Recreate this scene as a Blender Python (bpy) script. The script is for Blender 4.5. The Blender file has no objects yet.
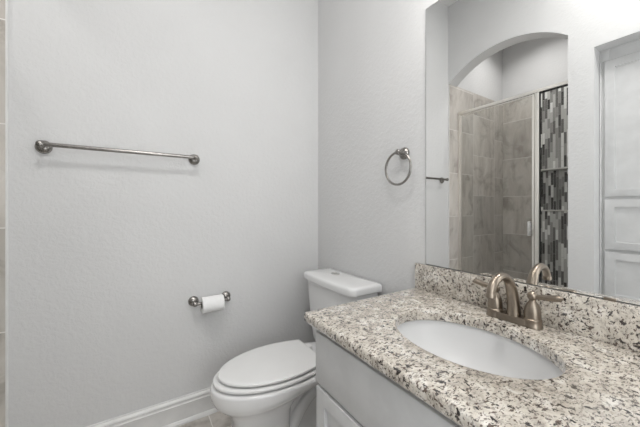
import bpy, bmesh, math, random
from mathutils import Vector, Matrix
PI = math.pi
random.seed(7)
SC = bpy.context.scene
COL = SC.collection

# ------------------------------------------------------------------ camera
cam_d = bpy.data.cameras.new('camera')
cam_d.sensor_fit = 'HORIZONTAL'
cam_d.sensor_width = 36.0
cam_d.lens = 287.07 / 640 * 36
cam_d.shift_y = -5.55 / 640
cam_d.clip_start = 0.02
cam = bpy.data.objects.new('camera', cam_d)
COL.objects.link(cam)
cam.location = (-1.1447, -1.8207, 1.2325)
cam.rotation_euler = (PI / 2, 0, math.radians(57.4738 - 90))
SC.camera = cam

# ------------------------------------------------------------------ world, exposure, big lamps
SC.view_settings.view_transform = 'Standard'
SC.view_settings.look = 'None'
SC.view_settings.gamma = 1.0
SC.view_settings.use_curve_mapping = False
SC.view_settings.exposure = 0.10
w = bpy.data.worlds.new('world')
SC.world = w
w.use_nodes = True
w.node_tree.nodes['Background'].inputs[0].default_value = (0.8, 0.85, 0.9, 1)
w.node_tree.nodes['Background'].inputs[1].default_value = 0.3

CEIL = 3.35
def area(name, loc, size, power, rot=(0, 0, 0), col=(1, 0.97, 0.93), shape='DISK', sy=None):
    d = bpy.data.lights.new(name, 'AREA')
    d.shape = shape
    d.size = size
    if sy: d.size_y = sy
    d.energy = power
    d.color = col
    o = bpy.data.objects.new(name, d)
    COL.objects.link(o)
    o.location = loc
    o.rotation_euler = rot
    return o
P_CEIL, P_VAN, P_SHOW, P_FILL = 16.0, 1.3, 6.0, 6.5  # the last one powers the added fill light
LIGHT = (1.0, 0.985, 0.97)
area('ceiling_lamp_light', (-1.10, -1.50, CEIL - 0.085), 0.40, P_CEIL, col=LIGHT)
area('shower_lamp_light', (-2.25, -0.5, CEIL - 0.02), 0.14, P_SHOW, col=LIGHT).data.spread = math.radians(130)
# added soft fill light at the wall behind the camera, no known window there
area('panel_fill_light', (-0.85, -2.40, 1.40), 0.86, P_FILL, rot=(PI / 2, 0, PI), col=(1.0, 0.99, 0.975), shape='RECTANGLE', sy=1.9)

# ------------------------------------------------------------------ node helpers
def new_mat(name):
    m = bpy.data.materials.new(name)
    m.use_nodes = True
    nt = m.node_tree
    return m, nt, nt.nodes['Principled BSDF']
def N(nt, t, **kw):
    n = nt.nodes.new(t)
    for k, v in kw.items():
        setattr(n, k, v)
    return n
def math_n(nt, op, a, b=None, c=None):
    n = N(nt, 'ShaderNodeMath', operation=op)
    for i, v in enumerate((a, b, c)):
        if v is None: continue
        if isinstance(v, (int, float)): n.inputs[i].default_value = v
        else: nt.links.new(v, n.inputs[i])
    return n.outputs[0]
def ramp(nt, fac, stops, interp='LINEAR'):
    n = N(nt, 'ShaderNodeValToRGB')
    cr = n.color_ramp
    cr.interpolation = interp
    while len(cr.elements) < len(stops): cr.elements.new(0.5)
    for e, (p, c) in zip(cr.elements, stops):
        e.position = p
        e.color = (c if isinstance(c, tuple) else (c, c, c)) + (1,) if not (isinstance(c, tuple) and len(c) == 4) else c
    nt.links.new(fac, n.inputs[0])
    return n.outputs[0]
def mixc(nt, fac, a, b):
    n = N(nt, 'ShaderNodeMix', data_type='RGBA')
    for i, v in ((0, fac), (6, a), (7, b)):
        if isinstance(v, (int, float)): n.inputs[i].default_value = v
        elif isinstance(v, tuple): n.inputs[i].default_value = v + (1,) if len(v) == 3 else v
        else: nt.links.new(v, n.inputs[i])
    return n.outputs[2]
def noise(nt, vec, scale, detail=3, rough=0.55, dist=0.0):
    n = N(nt, 'ShaderNodeTexNoise')
    n.inputs['Scale'].default_value = scale
    n.inputs['Detail'].default_value = detail
    n.inputs['Roughness'].default_value = rough
    n.inputs['Distortion'].default_value = dist
    if vec is not None: nt.links.new(vec, n.inputs['Vector'])
    return n
def mapping(nt, vec, scale=(1, 1, 1), rot=(0, 0, 0), loc=(0, 0, 0)):
    n = N(nt, 'ShaderNodeMapping')
    n.inputs['Scale'].default_value = scale
    n.inputs['Rotation'].default_value = rot
    n.inputs['Location'].default_value = loc
    nt.links.new(vec, n.inputs['Vector'])
    return n.outputs[0]
def bump(nt, bsdf, height, strength, dist):
    b = N(nt, 'ShaderNodeBump')
    b.inputs['Strength'].default_value = strength
    b.inputs['Distance'].default_value = dist
    nt.links.new(height, b.inputs['Height'])
    nt.links.new(b.outputs[0], bsdf.inputs['Normal'])
def objco(nt):
    return N(nt, 'ShaderNodeTexCoord').outputs['Object']

# ------------------------------------------------------------------ materials
def plain(name, col, rough, metal=0.0, nscale=None, namt=0.04, coat=0.0, spec=0.5):
    m, nt, b = new_mat(name)
    b.inputs['Roughness'].default_value = rough
    b.inputs['Metallic'].default_value = metal
    b.inputs['Coat Weight'].default_value = coat
    b.inputs['Specular IOR Level'].default_value = spec
    co = objco(nt)
    n = noise(nt, co, nscale or 12, 3)
    lo = tuple(max(0, c * (1 - namt)) for c in col)
    hi = tuple(min(1, c * (1 + namt)) for c in col)
    nt.links.new(ramp(nt, n.outputs[0], [(0.35, lo), (0.65, hi)]), b.inputs['Base Color'])
    return m
def wall_paint():
    m, nt, b = new_mat('wall_paint')
    b.inputs['Roughness'].default_value = 0.75
    b.inputs['Specular IOR Level'].default_value = 0.3
    co = objco(nt)
    n0 = noise(nt, co, 3, 2)
    nt.links.new(ramp(nt, n0.outputs[0], [(0.3, (0.668, 0.668, 0.668)), (0.7, (0.688, 0.688, 0.688))]), b.inputs['Base Color'])
    n1 = noise(nt, co, 44, 4, 0.6, 0.4)
    n2 = noise(nt, co, 130, 2, 0.5)
    h = math_n(nt, 'ADD', ramp(nt, n1.outputs[0], [(0.42, 0.0), (0.62, 1.0)]), math_n(nt, 'MULTIPLY', n2.outputs[0], 0.5))
    bump(nt, b, h, 0.26, 0.003)
    return m
def tile_mat(name, uaxis, u0, uw, z0, zh, even_off, odd_off, vaxis=2):
    """stone tiles in staggered columns with pale grout; u0: column start, z joints at z0 + k*zh (+ offsets)"""
    m, nt, b = new_mat(name)
    co = objco(nt)
    s = N(nt, 'ShaderNodeSeparateXYZ')
    nt.links.new(co, s.inputs[0])
    u = math_n(nt, 'DIVIDE', math_n(nt, 'SUBTRACT', u0, s.outputs[uaxis]), uw)
    colid = math_n(nt, 'FLOOR', u)
    fu = math_n(nt, 'FRACT', u)
    par = math_n(nt, 'MODULO', math_n(nt, 'ABSOLUTE', colid), 2.0)
    off = math_n(nt, 'ADD', math_n(nt, 'MULTIPLY', par, odd_off - even_off), even_off)
    v = math_n(nt, 'SUBTRACT', math_n(nt, 'DIVIDE', math_n(nt, 'SUBTRACT', s.outputs[vaxis], z0), zh), off)
    v = math_n(nt, 'ADD', v, 20.0)
    rowid = math_n(nt, 'FLOOR', v)
    fv = math_n(nt, 'FRACT', v)
    def edge(f, size):
        d = math_n(nt, 'MINIMUM', f, math_n(nt, 'SUBTRACT', 1.0, f))
        return math_n(nt, 'LESS_THAN', d, 0.0028 / size)
    grout = math_n(nt, 'MAXIMUM', edge(fu, uw), edge(fv, zh))
    cmb = N(nt, 'ShaderNodeCombineXYZ')
    nt.links.new(colid, cmb.inputs[0]); nt.links.new(rowid, cmb.inputs[1])
    wn = N(nt, 'ShaderNodeTexWhiteNoise', noise_dimensions='3D')
    nt.links.new(cmb.outputs[0], wn.inputs['Vector'])
    offv = N(nt, 'ShaderNodeVectorMath', operation='MULTIPLY')
    nt.links.new(wn.outputs['Color'], offv.inputs[0]); offv.inputs[1].default_value = (9, 9, 9)
    addv = N(nt, 'ShaderNodeVectorMath', operation='ADD')
    nt.links.new(co, addv.inputs[0]); nt.links.new(offv.outputs[0], addv.inputs[1])
    hor = (1, 1, 1)
    va = mapping(nt, addv.outputs[0], (5, 5, 1.3), (0.25, 0.2, 0.1))
    n1 = noise(nt, va, 1.6, 6, 0.62, 0.9)
    vb = mapping(nt, addv.outputs[0], (3.2, 3.2, 3.0), (0.5, 0.3, 0.9))
    n2 = noise(nt, vb, 1.2, 5, 0.6, 1.4)
    base = ramp(nt, n1.outputs[0], [(0.28, (0.39, 0.363, 0.332)), (0.44, (0.535, 0.506, 0.47)), (0.58, (0.61, 0.584, 0.55)), (0.75, (0.68, 0.66, 0.63))])
    vein = ramp(nt, n2.outputs[0], [(0.36, (0.72, 0.70, 0.68)), (0.47, (1.0, 1.0, 1.0)), (0.6, (1.04, 1.03, 1.02))])
    mul = N(nt, 'ShaderNodeMix', data_type='RGBA', blend_type='MULTIPLY')
    mul.inputs[0].default_value = 0.8
    nt.links.new(base, mul.inputs[6]); nt.links.new(vein, mul.inputs[7])
    tint = ramp(nt, wn.outputs['Value'], [(0.0, (0.88, 0.87, 0.86)), (1.0, (1.1, 1.09, 1.08))])
    mul2 = N(nt, 'ShaderNodeMix', data_type='RGBA', blend_type='MULTIPLY')
    mul2.inputs[0].default_value = 1.0
    nt.links.new(mul.outputs[2], mul2.inputs[6]); nt.links.new(tint, mul2.inputs[7])
    nt.links.new(mixc(nt, grout, mul2.outputs[2], (0.76, 0.74, 0.71)), b.inputs['Base Color'])
    b.inputs['Roughness'].default_value = 0.38
    bump(nt, b, math_n(nt, 'SUBTRACT', 1.0, grout), 0.4, 0.002)
    return m
def mosaic_mat():
    m, nt, b = new_mat('glass_mosaic')
    co = objco(nt)
    s = N(nt, 'ShaderNodeSeparateXYZ')
    nt.links.new(co, s.inputs[0])
    W_, H_ = 0.0245, 0.135
    # the strip turns round the niche sides, so both horizontal axes count
    u = math_n(nt, 'DIVIDE', math_n(nt, 'ADD', math_n(nt, 'SUBTRACT', 5.0, s.outputs[1]), s.outputs[0]), W_)
    cid = math_n(nt, 'FLOOR', u); fu = math_n(nt, 'FRACT', u)
    wn0 = N(nt, 'ShaderNodeTexWhiteNoise', noise_dimensions='1D')
    nt.links.new(cid, wn0.inputs['W'])
    ln = math_n(nt, 'ADD', math_n(nt, 'MULTIPLY', wn0.outputs['Value'], 0.05), H_ - 0.03)
    v = math_n(nt, 'ADD', math_n(nt, 'DIVIDE', s.outputs[2], ln), math_n(nt, 'MULTIPLY', wn0.outputs['Value'], 37.0))
    rid = math_n(nt, 'FLOOR', v); fv = math_n(nt, 'FRACT', v)
    cmb = N(nt, 'ShaderNodeCombineXYZ')
    nt.links.new(cid, cmb.inputs[0]); nt.links.new(rid, cmb.inputs[1])
    wn = N(nt, 'ShaderNodeTexWhiteNoise', noise_dimensions='3D')
    nt.links.new(cmb.outputs[0], wn.inputs['Vector'])
    c = ramp(nt, wn.outputs['Value'], [(0.0, (0.055, 0.052, 0.05)), (0.22, (0.15, 0.145, 0.14)), (0.40, (0.30, 0.295, 0.285)),
                                       (0.60, (0.52, 0.515, 0.50)), (0.80, (0.78, 0.78, 0.765))], 'CONSTANT')
    eu = math_n(nt, 'LESS_THAN', math_n(nt, 'MINIMUM', fu, math_n(nt, 'SUBTRACT', 1.0, fu)), 0.045)
    ev = math_n(nt, 'LESS_THAN', math_n(nt, 'MINIMUM', fv, math_n(nt, 'SUBTRACT', 1.0, fv)), 0.009)
    g = math_n(nt, 'MAXIMUM', eu, ev)
    nt.links.new(mixc(nt, g, c, (0.42, 0.41, 0.40)), b.inputs['Base Color'])
    b.inputs['Roughness'].default_value = 0.25
    return m
def granite():
    m, nt, b = new_mat('speckled_granite')
    co = objco(nt)
    # cream ground with grey clouds
    wv = mapping(nt, co, (1, 1, 1), (0.4, 0.3, 0.6))
    n0 = noise(nt, wv, 22, 5, 0.65, 0.6)
    base = ramp(nt, n0.outputs[0], [(0.30, (0.36, 0.33, 0.295)), (0.42, (0.52, 0.475, 0.41)), (0.53, (0.65, 0.60, 0.525)), (0.66, (0.80, 0.77, 0.715))])
    # mid grey flakes
    gm = mapping(nt, co, (1.0, 1.7, 1.4), (0.2, 0.5, 0.5))
    n1 = noise(nt, gm, 85, 4, 0.62, 0.5)
    gmask = ramp(nt, n1.outputs[0], [(0.545, 0.0), (0.60, 1.0)])
    n1c = noise(nt, co, 14, 2)
    c1 = mixc(nt, math_n(nt, 'MULTIPLY', gmask, 0.72), base, (0.235, 0.21, 0.19))
    # brown flecks
    bm_ = mapping(nt, co, (1.0, 1.9, 1.5), (0.6, 0.1, 0.7), (3.1, 1.7, 0.4))
    n2 = noise(nt, bm_, 72, 3, 0.55, 0.3)
    bmask = ramp(nt, n2.outputs[0], [(0.585, 0.0), (0.615, 1.0)])
    c2 = mixc(nt, math_n(nt, 'MULTIPLY', bmask, 0.92), c1, (0.085, 0.052, 0.040))
    # near-black crystals
    km = mapping(nt, co, (1.4, 1.0, 1.2), (0.1, 0.7, 0.2), (7.3, 2.2, 5.1))
    n3 = noise(nt, km, 60, 3, 0.6, 0.6)
    kmask = ramp(nt, n3.outputs[0], [(0.600, 0.0), (0.625, 1.0)])
    c3 = mixc(nt, kmask, c2, (0.026, 0.018, 0.016))
    n4 = noise(nt, mapping(nt, co, (1, 1.5, 1.2), (0.3, 0.9, 0.1), (1.3, 9.2, 4.1)), 120, 2, 0.5, 0.3)
    fmask = ramp(nt, n4.outputs[0], [(0.64, 0.0), (0.67, 1.0)])
    c4 = mixc(nt, math_n(nt, 'MULTIPLY', fmask, 0.8), c3, (0.10, 0.085, 0.08))
    nt.links.new(c4, b.inputs['Base Color'])
    b.inputs['Roughness'].default_value = 0.16
    b.inputs['Specular IOR Level'].default_value = 0.6
    b.inputs['Coat Weight'].default_value = 0.8
    b.inputs['Coat Roughness'].default_value = 0.08
    b.inputs['Coat IOR'].default_value = 1.6
    return m
def brushed(name, col, rough, sc=(80, 80, 80)):
    m, nt, b = new_mat(name)
    b.inputs['Metallic'].default_value = 1.0
    co = objco(nt)
    n = noise(nt, mapping(nt, co, sc), 3, 2)
    lo = tuple(c * 0.93 for c in col); hi = tuple(min(1, c * 1.05) for c in col)
    nt.links.new(ramp(nt, n.outputs[0], [(0.3, lo), (0.7, hi)]), b.inputs['Base Color'])
    nt.links.new(ramp(nt, n.outputs[0], [(0.3, rough * 0.85), (0.7, rough * 1.15)]), b.inputs['Roughness'])
    return m
def mirror_mat():
    m, nt, b = new_mat('mirror_silver')
    b.inputs['Metallic'].default_value = 1.0
    b.inputs['Roughness'].default_value = 0.0
    co = objco(nt)
    n = noise(nt, co, 1.5, 1)
    nt.links.new(ramp(nt, n.outputs[0], [(0.3, (0.925, 0.93, 0.925)), (0.7, (0.93, 0.935, 0.93))]), b.inputs['Base Color'])
    return m
def glass_mat():
    m = bpy.data.materials.new('clear_shower_glass')
    m.use_nodes = True
    nt = m.node_tree
    nt.nodes.clear()
    out = N(nt, 'ShaderNodeOutputMaterial')
    tr = N(nt, 'ShaderNodeBsdfTransparent'); tr.inputs[0].default_value = (0.98, 0.985, 0.98, 1)
    gl = N(nt, 'ShaderNodeBsdfGlossy'); gl.inputs['Roughness'].default_value = 0.02
    fr = N(nt, 'ShaderNodeFresnel'); fr.inputs[0].default_value = 1.45
    mx = N(nt, 'ShaderNodeMixShader')
    nt.links.new(math_n(nt, 'MULTIPLY', fr.outputs[0], 0.45), mx.inputs[0])
    nt.links.new(tr.outputs[0], mx.inputs[1]); nt.links.new(gl.outputs[0], mx.inputs[2])
    nt.links.new(mx.outputs[0], out.inputs[0])
    return m
def emissive(name, col, strength):
    m, nt, b = new_mat(name)
    b.inputs['Base Color'].default_value = col + (1,)
    b.inputs['Emission Color'].default_value = col + (1,)
    b.inputs['Emission Strength'].default_value = strength
    b.inputs['Roughness'].default_value = 0.4
    return m

M_WALL = wall_paint()
M_CEIL = plain('ceiling_paint', (0.80, 0.795, 0.785), 0.8)
M_TRIM = plain('white_semi_gloss_trim', (0.76, 0.757, 0.75), 0.32)
M_CAB = plain('white_cabinet_lacquer', (0.605, 0.608, 0.61), 0.45)
M_PORC = plain('white_porcelain', (0.76, 0.76, 0.76), 0.07, namt=0.008, coat=0.3)
M_BASIN = plain('white_sink_ceramic', (0.68, 0.68, 0.68), 0.30, namt=0.008, spec=0.25)
M_SEAT = plain('white_seat_plastic', (0.78, 0.78, 0.775), 0.16, namt=0.008)
M_GRAN = granite()
M_NICK = brushed('brushed_nickel', (0.31, 0.297, 0.28), 0.27)
M_BRONZE = brushed('warm_brushed_nickel', (0.30, 0.255, 0.208), 0.34)
M_CHROME = brushed('satin_chrome', (0.72, 0.71, 0.69), 0.16)
M_ALU = brushed('satin_nickel_frame', (0.90, 0.875, 0.83), 0.45)
M_MIRROR = mirror_mat()
M_EDGE = plain('dark_mirror_edge', (0.04, 0.045, 0.045), 0.4)
M_GASKET = plain('black_rubber_gasket', (0.02, 0.02, 0.02), 0.5)
M_GLASS = glass_mat()
M_PAPER = plain('tissue_paper', (0.86, 0.86, 0.855), 0.95, nscale=60, namt=0.02)
M_CARD = plain('grey_cardboard', (0.16, 0.145, 0.13), 0.9, nscale=40, namt=0.1)
M_TILE_SIDE = tile_mat('stone_tile_side', 0, -1.627, 0.462, 0.915, 0.4585, 0.5, 0.0)
M_TILE_BACK = tile_mat('stone_tile_back', 1, 0.0, 0.4575, 0.915, 0.4585, 0.0, 0.5)
M_TILE_FLOOR = tile_mat('stone_tile_floor', 0, 0.13, 0.4575, 0.05, 0.4575, 0.0, 0.5, vaxis=1)
M_PAN = plain('shower_pan_acrylic', (0.74, 0.73, 0.71), 0.3)
M_MOSAIC = mosaic_mat()
M_STONE = plain('pale_stone_ledge', (0.60, 0.585, 0.56), 0.3, nscale=20, namt=0.06)
M_SHADE = emissive('lit_frosted_glass', (1.0, 0.97, 0.92), 3.0)
M_FILL_PANEL = emissive('glowing_fill_panel', (0.95, 0.98, 1.0), 1.2)  # glow of the added fill panel behind the camera
M_DOOR = plain('white_door_paint', (0.75, 0.748, 0.74), 0.35)
M_DARK = plain('dark_hole', (0.03, 0.03, 0.03), 0.6)

# ------------------------------------------------------------------ mesh helpers
def BM(): return bmesh.new()
def box(bm, lo, hi, bev=0.0, seg=2):
    t = bmesh.new()
    r = bmesh.ops.create_cube(t, size=1.0)
    lo, hi = Vector(lo), Vector(hi)
    for v in t.verts:
        v.co = Vector([(lo[i] + hi[i]) / 2 + v.co[i] * abs(hi[i] - lo[i]) for i in range(3)])
    if bev > 0:
        bmesh.ops.bevel(t, geom=list(t.edges), offset=bev, segments=seg, affect='EDGES', profile=0.5)
    merge(bm, t)
def merge(bm, t):
    me = bpy.data.meshes.new('tmp')
    t.to_mesh(me); t.free()
    bm.from_mesh(me)
    bpy.data.meshes.remove(me)
def loft(bm, rings, cap0=True, cap1=True, closed=True):
    vr = [[bm.verts.new(p) for p in r] for r in rings]
    n = len(vr[0])
    for a, b in zip(vr, vr[1:]):
        for i in range(n if closed else n - 1):
            j = (i + 1) % n
            bm.faces.new((a[i], a[j], b[j], b[i]))
    if cap0: bm.faces.new(vr[0][::-1])
    if cap1: bm.faces.new(vr[-1])
    return vr
def frame(axis):
    z = Vector(axis).normalized()
    a = Vector((0, 0, 1)) if abs(z.z) < 0.9 else Vector((1, 0, 0))
    x = a.cross(z).normalized()
    return x, z.cross(x), z
def lathe(bm, org, axis, prof, n=32):
    """prof: (radius, distance along axis)"""
    x, y, z = frame(axis)
    o = Vector(org)
    rings = [[o + z * h + (x * math.cos(2 * PI * i / n) + y * math.sin(2 * PI * i / n)) * max(r, 0.0002) for i in range(n)] for r, h in prof]
    loft(bm, rings)
def tube(bm, pts, rad, n=16, closed=False):
    pts = [Vector(p) for p in pts]
    m = len(pts)
    rads = rad if isinstance(rad, (list, tuple)) else [rad] * m
    rings = []
    up = None
    for i in range(m):
        if closed: t = pts[(i + 1) % m] - pts[i - 1]
        else: t = pts[min(i + 1, m - 1)] - pts[max(i - 1, 0)]
        t.normalize()
        if up is None:
            x, y, _ = frame(t); up = x
        else:
            x = up - t * up.dot(t); x.normalize(); up = x
            y = t.cross(x)
        y = t.cross(x)
        rr = rads[i] if isinstance(rads[i], tuple) else (rads[i], rads[i])
        rings.append([pts[i] + x * rr[0] * math.cos(2 * PI * k / n) + y * rr[1] * math.sin(2 * PI * k / n) for k in range(n)])
    if closed:
        rings.append(rings[0])
        loft(bm, rings, False, False)
        bmesh.ops.remove_doubles(bm, verts=bm.verts, dist=1e-6)
    else:
        loft(bm, rings)
def smooth_path(pts, n=8):
    """Catmull-Rom through the points"""
    P = [Vector(p) for p in pts]
    P = [P[0] * 2 - P[1]] + P + [P[-1] * 2 - P[-2]]
    out = []
    for i in range(1, len(P) - 2):
        for k in range(n):
            t = k / n
            a, b, c, d = P[i - 1], P[i], P[i + 1], P[i + 2]
            out.append(0.5 * ((2 * b) + (c - a) * t + (2 * a - 5 * b + 4 * c - d) * t * t + (3 * b - a - 3 * c + d) * t ** 3))
    out.append(P[-2])
    return out
def link(name, bm, mat, parent=None, base=(0, 0, 0), smooth=True, ang=35):
    bmesh.ops.recalc_face_normals(bm, faces=bm.faces)
    me = bpy.data.meshes.new(name)
    b = Vector(base)
    for v in bm.verts: v.co -= b
    bm.to_mesh(me); bm.free()
    me.materials.append(mat)
    if smooth:
        me.polygons.foreach_set('use_smooth', [True] * len(me.polygons))
        me.set_sharp_from_angle(angle=math.radians(ang))
    o = bpy.data.objects.new(name, me)
    COL.objects.link(o)
    if parent is not None: o.parent = parent
    else: o.location = b
    return o
def thing(name, label, cat, loc, group=None):
    o = bpy.data.objects.new(name, None)
    o.empty_display_size = 0.05
    COL.objects.link(o)
    o.location = loc
    o['label'] = label; o['category'] = cat
    if group: o['group'] = group
    return o
def part(name, bm, mat, root, parent=None, label=None, ang=35):
    o = link(name, bm, mat, parent or root, tuple(root.location), True, ang)
    if label: o['label'] = label
    return o
def tag(o, label, cat, group=None):
    o['label'] = label; o['category'] = cat
    if group: o['group'] = group
    return o
def struct(name, bm, mat, label=None, cat=None, parent=None, smooth=False, ang=35):
    o = link(name, bm, mat, parent, (0, 0, 0), smooth, ang)
    if parent is None:
        o['kind'] = 'structure'
        if label: o['label'] = label
        if cat: o['category'] = cat
    elif label: o['label'] = label
    return o

# ------------------------------------------------------------------ the room
XC = -1.627           # wall opposite the mirror
YD = -2.42            # wall behind the camera
T = 0.14              # thickness of the arched wall
XB = -2.765           # back of the shower
YS = -0.995           # right jamb of the shower arch
SP, RISE = 2.524, 0.19

b = BM(); box(b, (XC - 1.35, YD - 0.12, -0.1), (0.12, 0.12, 0.0))
struct('floor', b, M_TILE_FLOOR, 'greyish brown stone tile floor around the toilet', 'floor')
b = BM(); box(b, (XC - 1.35, YD - 0.12, CEIL), (0.12, 0.12, CEIL + 0.1))
struct('ceiling', b, M_CEIL, 'plain white ceiling high above the room', 'ceiling')
b = BM(); box(b, (XC, 0.0, 0), (0.12, 0.12, CEIL))
struct('wall_left', b, M_WALL, 'textured off-white wall carrying the towel bar and paper roll', 'wall')
b = BM(); box(b, (0.0, YD - 0.12, 0), (0.12, 0.0, CEIL))
struct('wall_right', b, M_WALL, 'textured off-white wall behind toilet, towel ring and mirror', 'wall')
b = BM(); box(b, (XC - 1.35, YD - 0.12, 0), (0.0, YD, CEIL))
struct('wall_behind', b, M_WALL, 'off-white wall behind the camera, with door and added fill panel', 'wall')

# opposite wall with the arch and the cabinet recess
def arch_z(t):
    y0, y1 = 0.0, YS
    c = abs(y1 - y0); R = c * c / (8 * RISE) + RISE / 2
    dy = (t - 0.5) * c
    return SP + 0.02 * t + RISE - (R - math.sqrt(R * R - dy * dy))
RY0, RY1, RZ, RX = -1.142, -1.81, 2.385, XC - 0.62
b = BM()
# arch header: strips from the arch line up to the ceiling
NA = 40
fr, bk, frt, bkt = [], [], [], []
for i in range(NA + 1):
    t = i / NA
    y = YS * t; z = arch_z(t)
    fr.append(b.verts.new((XC, y, z))); bk.append(b.verts.new((XC - T, y, z)))
    frt.append(b.verts.new((XC, y, CEIL))); bkt.append(b.verts.new((XC - T, y, CEIL)))
for i in range(NA):
    b.faces.new((fr[i], fr[i + 1], frt[i + 1], frt[i]))
    b.faces.new((bk[i + 1], bk[i], bkt[i], bkt[i + 1]))
    b.faces.new((fr[i + 1], fr[i], bk[i], bk[i + 1]))
    b.faces.new((frt[i], frt[i + 1], bkt[i + 1], bkt[i]))
struct('wall_opposite', b, M_WALL, 'off-white wall opposite the mirror with a curved arch over the shower', 'wall', smooth=True, ang=30)
b = BM()
box(b, (XC - 0.62 - 0.1, RY0, 0), (XC, YS, CEIL))                       # pier between shower and cabinet
struct('wall_pier', b, M_WALL, 'narrow off-white wall between shower arch and linen cabinet', 'wall')
b = BM(); box(b, (RX - 0.1, RY1, RZ), (XC, RY0, CEIL))
struct('wall_soffit', b, M_WALL, 'off-white soffit wall over the linen cabinet recess', 'wall')
b = BM(); box(b, (RX - 0.1, YD, 0), (XC, RY1, CEIL))
struct('wall_pier_behind', b, M_WALL, 'off-white wall beyond the linen cabinet', 'wall')
b = BM(); box(b, (RX - 0.1, RY1, 0), (RX, RY0, RZ))
struct('wall_recess_back', b, M_WALL, 'off-white wall at the back of the cabinet recess', 'wall')

# shower alcove
TZ = 2.54
b = BM(); box(b, (XB - 0.12, 0.0, 0), (XC, 0.12, CEIL))
struct('wall_shower_left', b, M_WALL, 'off-white shower side wall above the stone tiles', 'wall')
NY0, NY1, NZ0, NZ1, ND = -0.365, -0.675, 1.198, 1.668, 0.09
MY0, MY1 = -0.350, -0.69
b = BM()
box(b, (XB - 0.2, YS - 0.02, 0), (XB - ND - 0.004, 0.12, CEIL))
box(b, (XB - ND - 0.004, NY0, 0), (XB, 0.12, CEIL)); box(b, (XB - ND - 0.004, YS - 0.02, 0), (XB, NY1, CEIL))
box(b, (XB - ND - 0.004, NY1, 0), (XB, NY0, NZ0)); box(b, (XB - ND - 0.004, NY1, NZ1), (XB, NY0, CEIL))
struct('wall_shower_back', b, M_WALL, 'off-white back wall of the shower above the tiles', 'wall')
b = BM(); box(b, (XB - 0.2, YS - 0.146, 0), (XC - 0.72, YS, CEIL))
struct('wall_shower_right', b, M_WALL, 'off-white right wall inside the shower', 'wall')
b = BM(); box(b, (XB, -0.009, 0), (XC - 0.006, 0.0, TZ))
struct('trim_1', b, M_TILE_SIDE, 'beige stone tiles on the left side wall of the shower', 'wall tile')
b = BM(); box(b, (XB, MY0, 0), (XB + 0.009, -0.009, TZ)); box(b, (XB, YS, 0), (XB + 0.009, MY1, TZ))
struct('trim_2', b, M_TILE_BACK, 'beige stone tiles on the back wall of the shower', 'wall tile')
b = BM()
box(b, (XB, MY1, 0), (XB + 0.009, MY0, NZ0)); box(b, (XB, MY1, NZ1), (XB + 0.009, MY0, TZ))
box(b, (XB, NY0, NZ0), (XB + 0.009, MY0, NZ1)); box(b, (XB, MY1, NZ0), (XB + 0.009, NY1, NZ1))
box(b, (XB - ND - 0.003, NY1, NZ0), (XB - ND + 0.002, NY0, NZ1))
box(b, (XB - ND, NY0 - 0.004, NZ0), (XB, NY0, NZ1)); box(b, (XB - ND, NY1, NZ0), (XB, NY1 + 0.004, NZ1))
struct('trim_3', b, M_MOSAIC, 'vertical strip of black, grey and white mosaic on shower back wall', 'wall tile')
b = BM(); box(b, (XB - ND, NY1, NZ0 - 0.003), (XB + 0.016, NY0, NZ0 + 0.012), 0.003)
struct('trim_4', b, M_STONE, 'pale lower ledge of the mosaic shower niche', 'ledge')
b = BM(); box(b, (XB - ND, NY1, NZ1 - 0.012), (XB + 0.016, NY0, NZ1 + 0.004), 0.003)
struct('trim_5', b, M_STONE, 'pale upper ledge of the mosaic shower niche', 'ledge')
b = BM(); box(b, (XC - 0.74, YS, 0), (XC - T, YS + 0.009, TZ)); box(b, (XB, YS, 0), (XC - 0.74, YS + 0.009, TZ))
struct('trim_6', b, M_TILE_SIDE, 'beige stone tiles on the right side wall of the shower', 'wall tile')
b = BM(); box(b, (XC - 0.007, -0.0105, 0), (XC + 0.001, 0.0, TZ - 0.02), 0.002)
struct('trim_7', b, M_TRIM, 'thin white corner strip between wall and shower tiles', 'trim')
b = BM(); box(b, (XC - 0.26, YS + 0.009, 0), (XC - 0.12, -0.009, 0.11), 0.006)
struct('trim_8', b, M_TILE_BACK, 'stone tiled shower curb', 'curb')
b = BM(); box(b, (XB + 0.009, YS + 0.009, 0.0), (XC - 0.26, -0.009, 0.03))
struct('trim_9', b, M_PAN, 'pale shower pan', 'shower pan')

# baseboards with a moulded top
def baseboard(name, pts_in, depth_dir, a, c, label):
    """profile (d, z) swept straight from a to c; depth_dir points into the room"""
    b = BM()
    prof = [(0, 0), (0.026, 0), (0.026, 0.010), (0.020, 0.022), (0.016, 0.024), (0.016, 0.106), (0.018, 0.111), (0.0145, 0.116), (0.0145, 0.124),
            (0.0175, 0.130), (0.0150, 0.137), (0.008, 0.144), (0.007, 0.150), (0, 0.150)]
    A, C_, D = Vector(a), Vector(c), Vector(depth_dir)
    loft(b, [[A + D * d + Vector((0, 0, z)) for d, z in prof], [C_ + D * d + Vector((0, 0, z)) for d, z in prof]])
    return struct(name, b, M_TRIM, label, 'baseboard', smooth=True, ang=25)
baseboard('baseboard_left', None, (0, -1, 0), (XC + 0.002, 0, 0), (-0.026, 0, 0), 'white moulded baseboard below the towel bar wall')
baseboard('baseboard_right', None, (-1, 0, 0), (0, 0, 0), (0, -0.925, 0), 'white moulded baseboard behind the toilet')

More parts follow.
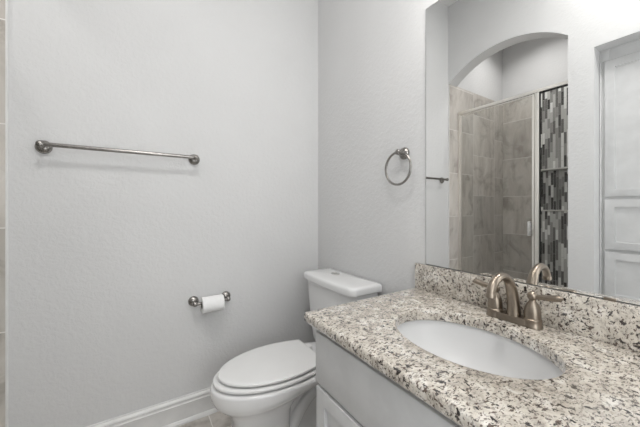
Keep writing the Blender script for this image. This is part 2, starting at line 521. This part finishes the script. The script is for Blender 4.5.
# door and added glowing fill panel on the wall behind the camera
def shaker(bm, lo, hi, ax, sgn, rail, rec=0.013, bev=0.0015):
    """slab lo..hi whose face on side sgn of axis ax has a recessed panel"""
    t = bmesh.new()
    bmesh.ops.create_cube(t, size=1.0)
    lo, hi = Vector(lo), Vector(hi)
    for v in t.verts:
        v.co = Vector([(lo[i] + hi[i]) / 2 + v.co[i] * abs(hi[i] - lo[i]) for i in range(3)])
    t.faces.ensure_lookup_table()
    f = max(t.faces, key=lambda q: q.calc_center_median()[ax] * sgn)
    outer = [e for e in f.edges]
    bmesh.ops.inset_region(t, faces=[f], thickness=rail)
    bmesh.ops.inset_region(t, faces=[f], thickness=0.0015)
    for v in f.verts: v.co[ax] -= sgn * rec
    bmesh.ops.bevel(t, geom=outer, offset=bev, segments=2, affect='EDGES', profile=0.5)
    merge(bm, t)
b = BM(); shaker(b, (-1.56, YD + 0.001, 0.01), (-1.33, YD + 0.035, 2.03), 1, 1, 0.05)
d1 = struct('door_1', b, M_DOOR, 'white panel door in the wall behind the camera', 'door')
b = BM(); lathe(b, (-1.37, YD + 0.035, 0.95), (0, 1, 0), [(0.026, 0), (0.026, 0.006), (0.01, 0.01), (0.01, 0.03), (0.022, 0.036), (0.027, 0.05), (0.018, 0.062), (0.001, 0.064)], 20)
struct('door_knob', b, M_NICK, parent=d1, smooth=True)
b = BM(); box(b, (-1.27, YD + 0.001, 0.44), (-0.43, YD + 0.012, 2.36))  # invented glowing panel, added to brighten the room from behind the camera
w1 = struct('fill_panel_1', b, M_FILL_PANEL, 'added glowing fill panel behind the camera', 'window')
b = BM()
for lo, hi in (((-1.33, YD + 0.001, 0.38), (-1.27, YD + 0.03, 2.42)), ((-0.43, YD + 0.001, 0.38), (-0.37, YD + 0.03, 2.42)),
               ((-1.27, YD + 0.001, 0.38), (-0.43, YD + 0.03, 0.44)), ((-1.27, YD + 0.001, 2.36), (-0.43, YD + 0.03, 2.42))):
    box(b, lo, hi)
struct('fill_panel_frame', b, M_TRIM, parent=w1)  # surround of the added fill panel

# ------------------------------------------------------------------ shower enclosure
GX = -1.80
r = thing('shower_enclosure', 'nickel framed clear glass shower door with fixed side panel under the arch', 'shower door', (GX, -0.49, 0.11))
GB, GT = 0.112, 2.260
YL, YR = -0.010, YS + 0.010
b = BM(); box(b, (GX - 0.016, YR, GT - 0.028), (GX + 0.016, YL, GT), 0.003); part('header_rail', b, M_ALU, r)
b = BM(); box(b, (GX - 0.018, YR, GB), (GX + 0.018, YL, GB + 0.03), 0.003); part('sill_rail', b, M_ALU, r)
b = BM(); box(b, (GX - 0.014, YL - 0.020, GB + 0.03), (GX + 0.014, YL, GT - 0.028), 0.003); part('wall_jamb', b, M_ALU, r)
b = BM(); box(b, (GX - 0.014, YR, GB + 0.03), (GX + 0.014, YR + 0.02, GT - 0.028), 0.003); part('wall_jamb', b, M_ALU, r)
b = BM(); box(b, (GX - 0.016, -0.750, GB + 0.03), (GX + 0.016, -0.718, GT - 0.028), 0.003); part('centre_post', b, M_ALU, r)
b = BM()
y0, y1 = -0.033, -0.712
box(b, (GX - 0.004, y1 + 0.012, GB + 0.05), (GX + 0.002, y0 - 0.008, GT - 0.04))
dr = part('door_glass', b, M_GLASS, r, label='clear glass door pane hinged at the left')
b = BM()
box(b, (GX - 0.009, y0 - 0.010, GB + 0.036), (GX + 0.009, y0, GT - 0.034), 0.002)
box(b, (GX - 0.011, y1, GB + 0.036), (GX + 0.011, y1 + 0.016, GT - 0.034), 0.002)
box(b, (GX - 0.007, y1 + 0.016, GT - 0.044), (GX + 0.007, y0 - 0.010, GT - 0.036), 0.002)
box(b, (GX - 0.009, y1 + 0.016, GB + 0.036), (GX + 0.009, y0 - 0.010, GB + 0.056), 0.002)
part('door_frame', b, M_ALU, r, dr)
b = BM()
box(b, (GX + 0.009, -0.703, 0.988), (GX + 0.034, -0.697, 1.115), 0.002); box(b, (GX + 0.028, -0.703, 0.988), (GX + 0.034, -0.671, 1.115), 0.002)
part('door_handle', b, M_CHROME, r, dr, 'bright vertical pull handle')
b = BM(); box(b, (GX - 0.003, YR + 0.018, GB + 0.03), (GX + 0.003, -0.752, GT - 0.03)); fp = part('fixed_glass', b, M_GLASS, r, label='fixed clear glass side panel')
b = BM()
box(b, (GX - 0.008, -0.7565, GB + 0.03), (GX + 0.008, -0.750, GT - 0.028)); box(b, (GX - 0.008, YR + 0.02, GT - 0.040), (GX + 0.008, -0.760, GT - 0.028))
box(b, (GX - 0.008, YR + 0.02, GB + 0.03), (GX + 0.008, -0.760, GB + 0.04))
part('gasket', b, M_GASKET, r, fp, 'thin black rubber gasket')

# ------------------------------------------------------------------ linen cabinet in the recess
r = thing('linen_cabinet', 'tall white built-in linen cabinet with recessed-panel doors and drawers', 'cabinet', (XC - 0.35, -1.466, 0))
CX = -1.755
cy0, cy1 = RY0 - 0.001, RY1 + 0.001
b = BM(); box(b, (RX + 0.001, cy1, 0.001), (CX - 0.02, cy0, RZ - 0.001)); part('carcass', b, M_CAB, r)
b = BM()
box(b, (CX - 0.02, cy0 - 0.050, 0.001), (CX, cy0, RZ - 0.001), 0.001); box(b, (CX - 0.02, cy1, 0.001), (CX, cy1 + 0.05, RZ - 0.001), 0.001)
box(b, (CX - 0.02, cy1 + 0.05, 2.280), (CX, cy0 - 0.05, RZ - 0.001), 0.001); box(b, (CX - 0.02, cy1 + 0.05, 0.001), (CX, cy0 - 0.05, 0.12), 0.001)
for zz in (1.303, 0.925, 0.551):
    box(b, (CX - 0.02, cy1 + 0.05, zz - 0.03), (CX, cy0 - 0.05, zz + 0.03))
part('face_frame', b, M_CAB, r)
b = BM(); box(b, (CX, cy0 - 0.0115, 0.12), (CX + 0.010, cy0 - 0.001, 2.308), 0.001); box(b, (CX, cy1 + 0.001, 0.12), (CX + 0.010, cy1 + 0.0115, 2.308), 0.001)
box(b, (CX, cy1 + 0.0115, 2.299), (CX + 0.010, cy0 - 0.0115, 2.308), 0.001)
part('trim_strip', b, M_CAB, r)
DY0, DY1 = cy0 - 0.030, cy1 + 0.030
rail = 0.075
b = BM(); shaker(b, (CX + 0.001, DY1, 1.314), (CX + 0.020, DY0, 2.294), 0, 1, rail); part('door', b, M_CAB, r)
for z0, z1 in ((0.936, 1.292), (0.562, 0.914), (0.14, 0.54)):
    b = BM(); shaker(b, (CX + 0.001, DY1, z0), (CX + 0.020, DY0, z1), 0, 1, rail); part('drawer', b, M_CAB, r)

# ------------------------------------------------------------------ wall fittings
def fitting_flange(bm, p, nrm, R=0.031):
    lathe(bm, p, nrm, [(R * 0.92, 0.0005), (R, 0.003), (R, 0.007), (R * 0.95, 0.011), (R * 0.82, 0.016), (R * 0.6, 0.0205), (R * 0.36, 0.024)], 32)
def fitting_post(bm, p, nrm, L, R=0.0112):
    lathe(bm, p, nrm, [(R, 0.02), (R * 0.8, L * 0.5), (R * 0.9, L - 0.012), (R * 1.25, L - 0.009), (R * 1.35, L), (R * 1.25, L + 0.008), (R * 0.8, L + 0.013), (0.001, L + 0.015)], 24)
r = thing('towel_bar', 'long brushed nickel towel bar on the wall left of the toilet', 'towel bar', (-1.186, 0, 1.519))
for x in (-1.510, -0.862):
    b = BM(); fitting_flange(b, (x, 0, 1.516), (0, -1, 0)); part('flange', b, M_NICK, r)
    b = BM(); fitting_post(b, (x, 0, 1.519), (0, -1, 0), 0.066); part('post', b, M_NICK, r)
b = BM(); tube(b, [(-1.510, -0.066, 1.519), (-0.862, -0.066, 1.519)], 0.0098, 20); part('bar', b, M_NICK, r)

r = thing('towel_ring', 'round brushed nickel towel ring on the wall between toilet and mirror', 'towel ring', (0, -0.826, 1.43))
b = BM(); fitting_flange(b, (0, -0.826, 1.508), (-1, 0, 0)); part('flange', b, M_NICK, r)
b = BM(); fitting_post(b, (0, -0.823, 1.511), (-1, 0, 0), 0.045); part('post', b, M_NICK, r)
b = BM(); tube(b, [(-0.045, -0.819 + 0.081 * math.sin(2 * PI * i / 64), 1.4305 + 0.081 * math.cos(2 * PI * i / 64)) for i in range(64)], 0.0060, 14, True)
part('ring', b, M_NICK, r)

r = thing('toilet_paper_holder', 'brushed nickel two-post toilet paper holder on the wall beside the toilet', 'paper holder', (-0.773, 0, 0.687))
for x in (-0.866, -0.680):
    b = BM(); fitting_flange(b, (x, 0, 0.687), (0, -1, 0), 0.029); part('flange', b, M_NICK, r)
    b = BM(); fitting_post(b, (x, 0, 0.684), (0, -1, 0), 0.060, 0.0105); part('post', b, M_NICK, r)
b = BM(); lathe(b, (-0.866, -0.062, 0.6825), (1, 0, 0), [(0.008, 0), (0.008, 0.03), (0.0065, 0.032), (0.0065, 0.154), (0.008, 0.156), (0.008, 0.186)], 20)
part('roller', b, M_NICK, r)
r = thing('toilet_paper_roll', 'small white roll of toilet paper on the nickel wall holder', 'toilet paper', (-0.771, -0.062, 0.6715))
def ring_tube(bm, org, axis, ri, ro, L, n=40):
    x, y, z = frame(axis); o = Vector(org)
    prof = [(ri, 0), (ro - 0.002, 0), (ro, 0.002), (ro, L - 0.002), (ro - 0.002, L), (ri, L)]
    rings = [[o + z * h + (x * math.cos(2 * PI * i / n) + y * math.sin(2 * PI * i / n)) * rr for i in range(n)] for rr, h in prof]
    rings.append(rings[0])
    loft(bm, rings, False, False)
    bmesh.ops.remove_doubles(bm, verts=bm.verts, dist=1e-6)
b = BM(); ring_tube(b, (-0.830, -0.062, 0.6715), (1, 0, 0), 0.0215, 0.045, 0.118)
pr = part('paper', b, M_PAPER, r)
b = BM(); ring_tube(b, (-0.8305, -0.062, 0.6715), (1, 0, 0), 0.0202, 0.0213, 0.119); part('cardboard_core', b, M_CARD, r, label='dark cardboard core')
# ------------------------------------------------------------------ toilet (L = distance from the right wall)
TY = -0.427
r = thing('toilet', 'white two-piece toilet with closed lid between left wall and vanity', 'toilet', (-0.42, TY, 0))
def egg(Lb, Lf, hw, Lw, z, n=56, pw=2.0, back_pow=None):
    """closed outline: front half-ellipse to Lf, back half to Lb, widest (hw) at Lw"""
    out = []
    for i in range(n):
        a = 2 * PI * i / n
        c, s = math.cos(a), math.sin(a)
        p = pw if c > 0 else (back_pow or pw)
        cc = math.copysign(abs(c) ** (2 / p), c); ss = math.copysign(abs(s) ** (2 / p), s)
        L = Lw + cc * ((Lf - Lw) if c > 0 else (Lw - Lb))
        out.append((-L, TY + ss * hw, z))
    return out
RZ_ = 0.392
b = BM()
def tegg(Lb, Lf, hw, Lw, zf, zb, pw=2.0, back_pow=None):
    out = []
    for (x, y, z) in egg(Lb, Lf, hw, Lw, 0, pw=pw, back_pow=back_pow):
        t = (-x - 0.10) / (0.86 - 0.10)
        t = max(0, min(1, t)); t = t * t * (3 - 2 * t)
        out.append((x, y, zb + (zf - zb) * t))
    return out
rings = [tegg(0.46, 0.752, 0.116, 0.60, 0.0, 0.0, 3.2, 4), tegg(0.46, 0.752, 0.116, 0.60, 0.012, 0.012, 3.2, 4), tegg(0.475, 0.745, 0.107, 0.60, 0.028, 0.028, 3.2, 4),
         tegg(0.480, 0.752, 0.108, 0.60, 0.14, 0.14, 3.2, 4), tegg(0.470, 0.760, 0.112, 0.60, 0.22, 0.235, 3.0, 3.6), tegg(0.43, 0.776, 0.124, 0.58, 0.252, 0.286, 2.7, 3.0), tegg(0.35, 0.792, 0.142, 0.56, 0.274, 0.322, 2.4, 2.7),
         tegg(0.24, 0.822, 0.170, 0.54, 0.293, 0.352, 2.2, 2.6), tegg(0.15, 0.842, 0.186, 0.53, 0.313, 0.368, 2.1, 2.7), tegg(0.11, 0.853, 0.192, 0.53, 0.337, 0.380, 2.05, 2.8),
         egg(0.10, 0.857, 0.194, 0.53, RZ_ - 0.014, back_pow=2.8), egg(0.102, 0.854, 0.192, 0.53, RZ_ - 0.004, back_pow=2.8), egg(0.112, 0.846, 0.185, 0.53, RZ_, back_pow=2.8),
         egg(0.30, 0.790, 0.120, 0.54, RZ_), egg(0.32, 0.770, 0.105, 0.54, RZ_ - 0.02)]
loft(b, rings)
bowl = part('bowl', b, M_PORC, r, ang=60)
b = BM()
loft(b, [egg(0.15, 0.50, 0.108, 0.33, 0.0, pw=4, back_pow=4), egg(0.15, 0.50, 0.108, 0.33, 0.014, pw=4, back_pow=4), egg(0.16, 0.50, 0.085, 0.33, 0.032, pw=4, back_pow=4), egg(0.17, 0.52, 0.062, 0.33, 0.10, pw=4, back_pow=4),
         egg(0.16, 0.54, 0.066, 0.33, 0.25, pw=4, back_pow=4), egg(0.14, 0.50, 0.100, 0.33, 0.345, pw=3, back_pow=3)])
part('rear_foot', b, M_PORC, r, bowl, ang=60)
for s in (-1, 1):
    b = BM()
    pts = smooth_path([(-0.53, TY + s * 0.050, 0.05), (-0.47, TY + s * 0.058, 0.10), (-0.41, TY + s * 0.062, 0.19), (-0.34, TY + s * 0.062, 0.245), (-0.27, TY + s * 0.060, 0.22), (-0.235, TY + s * 0.056, 0.14), (-0.23, TY + s * 0.05, 0.02)], 8)
    tube(b, pts, 0.034, 20)
    part('trapway', b, M_PORC, r, bowl, ang=60)
for s in (-1, 1):
    b = BM(); lathe(b, (-0.36, TY + s * 0.088, 0.0305), (0, 0, 1), [(0.016, 0), (0.016, 0.008), (0.012, 0.016), (0.004, 0.02), (0.0005, 0.0205)], 20)
    part('bolt_cap', b, M_PORC, r, bowl)
def seat_outline(Lb, Lf, hw, hb, z, n=40):
    """lid outline with a straight back edge of half width hb at Lb"""
    Lw = 0.52
    out = []
    for i in range(n + 1):                      # front half, from +hw round the tip to -hw
        a = PI / 2 - PI * i / n
        out.append((-(Lw + (Lf - Lw) * math.cos(a)), TY + hw * math.sin(a), z))
    m = 12
    for k in range(1, m + 1):                   # -hw side back to the corner
        t = k / m
        ww = hw + (hb - hw) * (t * t)
        out.append((-(Lw + (Lb - Lw) * t), TY - ww, z))
    for k in range(m + 1):
        t = 1 - k / m
        ww = hw + (hb - hw) * (t * t)
        if k < m: out.append((-(Lw + (Lb - Lw) * t), TY + ww, z))
    return out
def slab(bm, Lb, Lf, hw, hb, z0, z1, rnd=0.006, dome=0.0):
    R = []
    for z, i in ((z0, rnd * 0.8), (z0 + rnd * 0.4, rnd * 0.2), (z0 + rnd, 0), (z1 - rnd, 0), (z1 - rnd * 0.35, rnd * 0.25), (z1, rnd)):
        R.append(seat_outline(Lb + i, Lf - i, hw - i, hb - i, z))
    for f, dz in ((0.93, 0.2), (0.8, 0.5), (0.55, 0.85), (0.3, 1.0)):
        c = Vector((-0.53, TY, 0))
        R.append([tuple(c + (Vector((p[0], p[1], 0)) - c) * f + Vector((0, 0, z1 + dome * dz))) for p in R[5]])
    loft(bm, R)
b = BM(); slab(b, 0.315, 0.845, 0.189, 0.152, RZ_ + 0.009, RZ_ + 0.024, 0.005)
st = part('seat', b, M_SEAT, r, ang=50)
for L, s_ in ((0.74, 0.09), (0.74, -0.09), (0.45, 0.16), (0.45, -0.16)):
    b = BM(); lathe(b, (-L, TY + s_ * 0.9, RZ_ - 0.001), (0, 0, 1), [(0.009, 0), (0.009, 0.0105), (0.007, 0.0115)], 16); part('bumper', b, M_SEAT, r, st)
b = BM(); slab(b, 0.315, 0.822, 0.180, 0.140, RZ_ + 0.0320, RZ_ + 0.046, 0.005, 0.004)
lid = part('seat_lid', b, M_SEAT, r, ang=50)
for s in (-1, 1):
    b = BM(); box(b, (-0.325, TY + s * 0.075 - 0.022, RZ_ + 0.001), (-0.272, TY + s * 0.075 + 0.022, RZ_ + 0.0315), 0.005, 3)
    part('hinge', b, M_SEAT, r, ang=50)
def rrect(L0, L1, hw, rad, z, n=8, bow=0.0):
    """rounded rectangle, optional bowed front"""
    out = []
    for cx, cy, a0 in ((L1 - rad, hw - rad, 0), (L0 + rad * 0.5, hw - rad * 0.5, PI / 2), (L0 + rad * 0.5, -hw + rad * 0.5, PI), (L1 - rad, -hw + rad, 3 * PI / 2)):
        rr = rad if cx > (L0 + L1) / 2 else rad * 0.5
        for k in range(n + 1):
            a = a0 + PI / 2 * k / n
            L = cx + rr * math.cos(a); y = cy + rr * math.sin(a)
            if L > (L0 + L1) / 2: L += bow * (1 - (y / hw) ** 2)
            out.append((-L, TY + y, z))
    m = 12                                           # extra points along the bowed front
    last = out[-1]; first = out[0]
    for k in range(1, m):
        y = (last[1] - TY) + (first[1] - last[1]) * k / m
        out.append((-(L1 + bow * (1 - (y / hw) ** 2)), TY + y, z))
    return out
LIDZ = 0.818
b = BM()
loft(b, [rrect(0.050, 0.185, 0.185, 0.04, RZ_ - 0.004, bow=0.01), rrect(0.040, 0.195, 0.202, 0.04, RZ_ + 0.02, bow=0.012), rrect(0.030, 0.203, 0.230, 0.04, 0.60, bow=0.016), rrect(0.026, 0.210, 0.246, 0.04, LIDZ - 0.040, bow=0.018)])
part('tank', b, M_PORC, r, ang=50)
b = BM()
LR = [(LIDZ - 0.043, 0.006), (LIDZ - 0.040, 0.001), (LIDZ - 0.034, 0.0), (LIDZ - 0.012, 0.0), (LIDZ - 0.005, 0.002), (LIDZ, 0.007)]
R = [rrect(0.014 + i, 0.228 - i, 0.262 - i, 0.035, z, bow=0.018) for z, i in LR]
c = Vector((-0.122, TY, 0))
for f, dz in ((0.92, 0.003), (0.75, 0.007), (0.5, 0.010), (0.25, 0.012)):
    R.append([tuple(c + (Vector((p[0], p[1], 0)) - c) * f + Vector((0, 0, LIDZ + dz))) for p in R[5]])
loft(b, R)
tl = part('tank_lid', b, M_PORC, r, ang=50)
FX, FY, FZ = -0.122, TY + 0.035, LIDZ + 0.0115
b = BM()
x0 = [[(FX + rr * 0.023 * math.cos(2 * PI * i / 36), FY + rr * 0.034 * math.sin(2 * PI * i / 36), FZ + z) for i in range(36)] for rr, z in ((1, -0.004), (1, 0.002), (0.94, 0.0035), (0.84, 0.0035), (0.80, 0.002))]
loft(b, x0)
fb = part('flush_bezel', b, M_CHROME, r, tl, 'oval chrome flush button')

# ------------------------------------------------------------------ vanity
r = thing('vanity_cabinet', 'white vanity cabinet under the speckled granite top', 'cabinet', (-0.30, -1.37, 0))
VY0, VY1, VX = -0.934, -1.785, -0.585
CT0, CT1 = 0.812, 0.849
b = BM(); box(b, (VX, VY1, 0.10), (-0.002, VY0, CT0 - 0.155), 0.001); box(b, (VX, VY1, CT0 - 0.155), (VX + 0.018, VY0, CT0 - 0.0005))
box(b, (VX + 0.018, VY0 - 0.018, CT0 - 0.155), (-0.002, VY0, CT0 - 0.0005)); box(b, (VX + 0.018, VY1, CT0 - 0.155), (-0.002, VY1 + 0.018, CT0 - 0.0005))
part('carcass', b, M_CAB, r)
b = BM(); box(b, (VX + 0.07, VY1 + 0.002, 0.001), (-0.004, VY0 - 0.002, 0.10)); part('toe_kick', b, M_CAB, r)
FY0, FY1 = VY0 - 0.010, VY1 + 0.012
b = BM(); box(b, (VX - 0.020, FY1, 0.614), (VX - 0.0005, FY0, 0.792), 0.002); part('drawer_front', b, M_CAB, r)
ym = (FY0 + FY1) / 2
for a0, a1 in ((FY0 - 0.006, ym + 0.0015), (ym - 0.0015, FY1 + 0.006)):
    b = BM(); shaker(b, (VX - 0.020, a1, 0.115), (VX - 0.0005, a0, 0.600), 0, -1, 0.072); part('door', b, M_CAB, r)

# countertop with an oval sink cut-out
SX, SY, SRX, SRY = -0.312, -1.332, 0.173, 0.229
r = thing('countertop', 'cream granite vanity countertop with brown flecks and an oval sink cut-out', 'countertop', (-0.31, -1.37, CT0))
b = BM()
X0, X1, Y0, Y1 = -0.627, -0.002, -0.894, -1.815
def outer(inset, z):
    xa, xb, ya, yb = X0 + inset, X1, Y0 - inset, Y1 + inset
    out = []
    K = 24
    cs = [(xb, ya), (xa, ya), (xa, yb), (xb, yb)]
    rr = max(0.006 - inset * 0.4, 0.002)
    pts = []
    for i in range(4):
        p, q = Vector(cs[i] + (0,)), Vector(cs[(i + 1) % 4] + (0,))
        d = (q - p).normalized()
        s0 = rr if i in (1, 2) else 0.0
        s1 = rr if i in (0, 1) else 0.0
        for k in range(K):
            t = k / (K - 1)
            v = p + d * (s0 + ((q - p).length - s0 - s1) * t)
            pts.append((v.x, v.y, z))
    return pts
def inner(grow, z, ref):
    out = []
    for p in ref:
        a = math.atan2((p[1] - SY) / 0.449, (p[0] - SX) / 0.308)
        out.append((SX + (SRX + grow) * math.cos(a), SY + (SRY + grow) * math.sin(a), z))
    return out
ref = outer(0, 0)
# spread the inner points evenly while keeping the order
def inner_even(grow, z):
    n = len(ref)
    a0 = math.atan2((ref[0][1] - SY) / SRY, (ref[0][0] - SX) / SRX)
    ang = [math.atan2((p[1] - SY), (p[0] - SX)) for p in ref]
    ang2 = [ang[0]]
    for a in ang[1:]:
        while a < ang2[-1] - 1e-9: a += 2 * PI
        if a - ang2[-1] > PI: a -= 2 * PI
        ang2.append(a)
    res = []
    for a in ang2:
        # ellipse point lying in direction a from the centre
        k = 1 / math.sqrt((math.cos(a) / (SRX + grow)) ** 2 + (math.sin(a) / (SRY + grow)) ** 2)
        res.append((SX + k * math.cos(a), SY + k * math.sin(a), z))
    return res
th = CT1 - CT0
rings = [inner_even(0.003, CT0), inner_even(0, CT0 + 0.003), inner_even(0, CT1 - 0.005), inner_even(0.0015, CT1 - 0.0015), inner_even(0.005, CT1)]
rings += [outer(0.010, CT1), outer(0.0055, CT1 - 0.0008), outer(0.0022, CT1 - 0.003), outer(0.0005, CT1 - 0.007), outer(0, CT1 - 0.013), outer(0.001, CT0 + 0.008), outer(0.004, CT0 + 0.003), outer(0.010, CT0)]
rings.append(rings[0])
loft(b, rings, False, False)
bmesh.ops.remove_doubles(b, verts=b.verts, dist=1e-6)
part('slab', b, M_GRAN, r, ang=40)
b = BM(); box(b, (-0.021, Y1, CT1 + 0.0005), (-0.001, Y0 - 0.010, 0.9685), 0.0015)
tag(link('backsplash', b, M_GRAN, None, (-0.011, -1.37, CT1)), 'low cream granite backsplash strip under the mirror', 'backsplash')

# undermount sink
r = thing('sink', 'white oval undermount sink basin set in the granite top', 'sink', (SX, SY, 0.68))
b = BM()
def ell(k, z, n=72, g=0.0): return [(SX + (SRX + g) * k * math.cos(2 * PI * i / n), SY + (SRY + g) * k * math.sin(2 * PI * i / n), z) for i in range(n)]
prof_in = [(1.045, CT0 - 0.002), (1.03, CT0 - 0.014), (0.99, CT0 - 0.045), (0.92, CT0 - 0.080), (0.80, CT0 - 0.110), (0.60, CT0 - 0.130), (0.35, CT0 - 0.140), (0.12, CT0 - 0.143)]
rings = [ell(0.12, CT0 - 0.151), ell(0.36, CT0 - 0.149), ell(0.62, CT0 - 0.139), ell(0.84, CT0 - 0.118), ell(0.97, CT0 - 0.085), ell(1.045, CT0 - 0.045), ell(1.085, CT0 - 0.014), ell(1.14, CT0 - 0.012), ell(1.14, CT0 - 0.002)] + [ell(k, z) for k, z in prof_in]
loft(b, rings)
part('basin', b, M_BASIN, r, ang=50)
b = BM(); lathe(b, (SX, SY, CT0 - 0.1432), (0, 0, 1), [(0.030, 0), (0.030, 0.003), (0.026, 0.004), (0.020, 0.002), (0.018, 0.006), (0.010, 0.009), (0.0005, 0.0095)], 32)
part('drain', b, M_BRONZE, r, label='brushed nickel drain stopper')

# faucet
FB = CT1
fx, fy = -0.066, -1.350
r = thing('faucet', 'brushed nickel two-handle faucet with curved spout behind the sink', 'faucet', (fx, fy, FB))
def stadium(w, l, z, n=16):
    out = []
    for k in range(n + 1):
        a = PI * k / n
        out.append((fx + w * math.cos(a), fy + (l - w) + w * math.sin(a), z))
    for k in range(n + 1):
        a = PI + PI * k / n
        out.append((fx + w * math.cos(a), fy - (l - w) + w * math.sin(a), z))
    return out
b = BM()
loft(b, [stadium(0.0250, 0.072, FB + 0.0003), stadium(0.0250, 0.072, FB + 0.004), stadium(0.0232, 0.070, FB + 0.007), stadium(0.0225, 0.070, FB + 0.019), stadium(0.0205, 0.068, FB + 0.022)])
part('base_plate', b, M_BRONZE, r)
py = fy - 0.003
path = smooth_path([(fx + 0.000, py, FB + 0.015), (fx - 0.002, py, FB + 0.055), (fx - 0.012, py, FB + 0.098), (fx - 0.034, py, FB + 0.138), (fx - 0.064, py, FB + 0.158), (fx - 0.098, py, FB + 0.161), (fx - 0.128, py, FB + 0.149), (fx - 0.146, py, FB + 0.127), (fx - 0.151, py, FB + 0.112)], 8)
n_ = len(path)
def srad(t): return 0.0215 - 0.0085 * min(1, t / 0.5) if t < 0.5 else 0.0130
b = BM(); tube(b, path, [srad(i / (n_ - 1)) for i in range(n_)], 24)
sp = part('spout', b, M_BRONZE, r, ang=50)
b = BM(); tip = path[-1]
lathe(b, tip + Vector((0.0005, 0, 0.006)), (-0.1, 0, -1), [(0.0135, 0), (0.0148, 0.003), (0.0148, 0.012), (0.0125, 0.014), (0.010, 0.012), (0.0005, 0.011)], 24)
part('aerator', b, M_BRONZE, r, sp)
for s in (1, -1):
    hy = fy + s * 0.0575
    b = BM()
    lathe(b, (fx, hy, FB + 0.0004), (0, 0, 1), [(0.0275, 0), (0.0278, 0.006), (0.0262, 0.009), (0.0258, 0.020), (0.0266, 0.0225), (0.0258, 0.026), (0.0232, 0.028), (0.0232, 0.036), (0.0228, 0.050), (0.0208, 0.062), (0.0160, 0.073), (0.0110, 0.080), (0.0092, 0.085),
             (0.0095, 0.087), (0.0125, 0.090), (0.0150, 0.095), (0.0148, 0.103), (0.0115, 0.109), (0.006, 0.1125), (0.0005, 0.1135)], 32)
    hb = part('handle_base', b, M_BRONZE, r)
    b = BM()
    z = FB + 0.0985
    pts = smooth_path([(fx, hy, z), (fx, hy - s * -0.024, z + 0.002), (fx + 0.001, hy + s * 0.048, z + 0.005), (fx + 0.002, hy + s * 0.064, z + 0.008), (fx + 0.003, hy + s * 0.078, z + 0.010)], 6)
    m_ = len(pts)
    tube(b, pts, [(0.0070 + 0.0055 * math.sin(min(1, i / (m_ - 3)) * PI * 0.62) ** 2 if i < m_ - 2 else (0.008 if i == m_ - 2 else 0.004), 0.0068 + 0.0030 * math.sin(min(1, i / (m_ - 3)) * PI * 0.62) if i < m_ - 2 else (0.006 if i == m_ - 2 else 0.003)) for i in range(m_)], 18)
    part('lever', b, M_BRONZE, r, hb, ang=50)

# mirror
r = thing('mirror', 'large frameless wall mirror above the granite backsplash', 'mirror', (-0.003, -1.37, 0.9725))
MYa, MYb, MZ0, MZ1 = -0.9546, -1.787, 0.9700, 2.1627
b = BM(); box(b, (-0.0062, MYb + 0.0015, MZ0 + 0.0015), (-0.0012, MYa - 0.0015, MZ1 - 0.0015)); part('mirror_glass', b, M_MIRROR, r)
b = BM()
for lo, hi in (((-0.0056, MYb, MZ0), (-0.0008, MYa, MZ0 + 0.0015)), ((-0.0056, MYb, MZ1 - 0.0015), (-0.0008, MYa, MZ1)), ((-0.0056, MYa - 0.0015, MZ0), (-0.0008, MYa, MZ1)), ((-0.0056, MYb, MZ0), (-0.0008, MYb + 0.0015, MZ1))):
    box(b, lo, hi)
part('mirror_edge', b, M_EDGE, r)
for y in (-1.575,):
    b = BM(); box(b, (-0.0105, y - 0.013, MZ0 - 0.004), (-0.0065, y + 0.013, MZ0 + 0.006), 0.001); box(b, (-0.0105, y - 0.013, MZ0 - 0.004), (-0.0008, y + 0.013, MZ0 - 0.0005), 0.0005)
    part('mirror_clip', b, M_BRONZE, r)

# ------------------------------------------------------------------ lamps (above the picture)
r = thing('vanity_light', 'three-lamp brushed nickel vanity light above the mirror', 'wall lamp', (0, -1.37, 2.42))
b = BM(); box(b, (-0.025, -1.60, 2.38), (-0.0005, -1.14, 2.46), 0.004); part('back_plate', b, M_NICK, r)
for y in (-1.54, -1.37, -1.20):
    b = BM(); tube(b, smooth_path([(-0.02, y, 2.42), (-0.07, y, 2.44), (-0.15, y, 2.43), (-0.16, y, 2.40)], 6), 0.007, 12); part('arm', b, M_NICK, r)
    b = BM(); lathe(b, (-0.16, y, 2.405), (0, 0, -1), [(0.012, 0), (0.028, 0.004), (0.042, 0.04), (0.052, 0.09), (0.056, 0.12), (0.052, 0.12), (0.048, 0.09), (0.03, 0.02), (0.001, 0.015)], 24)
    part('lamp_shade', b, M_SHADE, r)
    d = bpy.data.lights.new('vanity_bulb_light', 'POINT')
    d.energy = P_VAN; d.shadow_soft_size = 0.055; d.color = LIGHT
    o = bpy.data.objects.new('vanity_bulb_light', d); COL.objects.link(o); o.location = (-0.16, y, 2.22)
r = thing('ceiling_lamp', 'round flush white ceiling lamp', 'ceiling lamp', (-1.10, -1.50, CEIL))
b = BM(); lathe(b, (-1.10, -1.50, CEIL - 0.0005), (0, 0, -1), [(0.21, 0), (0.21, 0.02), (0.2, 0.025)], 40); part('lamp_base', b, M_NICK, r)
b = BM(); lathe(b, (-1.10, -1.50, CEIL - 0.026), (0, 0, -1), [(0.2, 0), (0.19, 0.03), (0.14, 0.046), (0.07, 0.052), (0.001, 0.053)], 40); part('lamp_diffuser', b, M_SHADE, r)
r = thing('shower_downlight', 'small round recessed ceiling lamp inside the shower', 'ceiling lamp', (-2.25, -0.5, CEIL))
b = BM(); lathe(b, (-2.25, -0.5, CEIL - 0.0005), (0, 0, -1), [(0.09, 0), (0.09, 0.006), (0.075, 0.008)], 32); part('lamp_trim', b, M_TRIM, r)
b = BM(); lathe(b, (-2.25, -0.5, CEIL - 0.009), (0, 0, -1), [(0.074, 0), (0.07, 0.003), (0.001, 0.004)], 32); part('lamp_lens', b, M_SHADE, r)
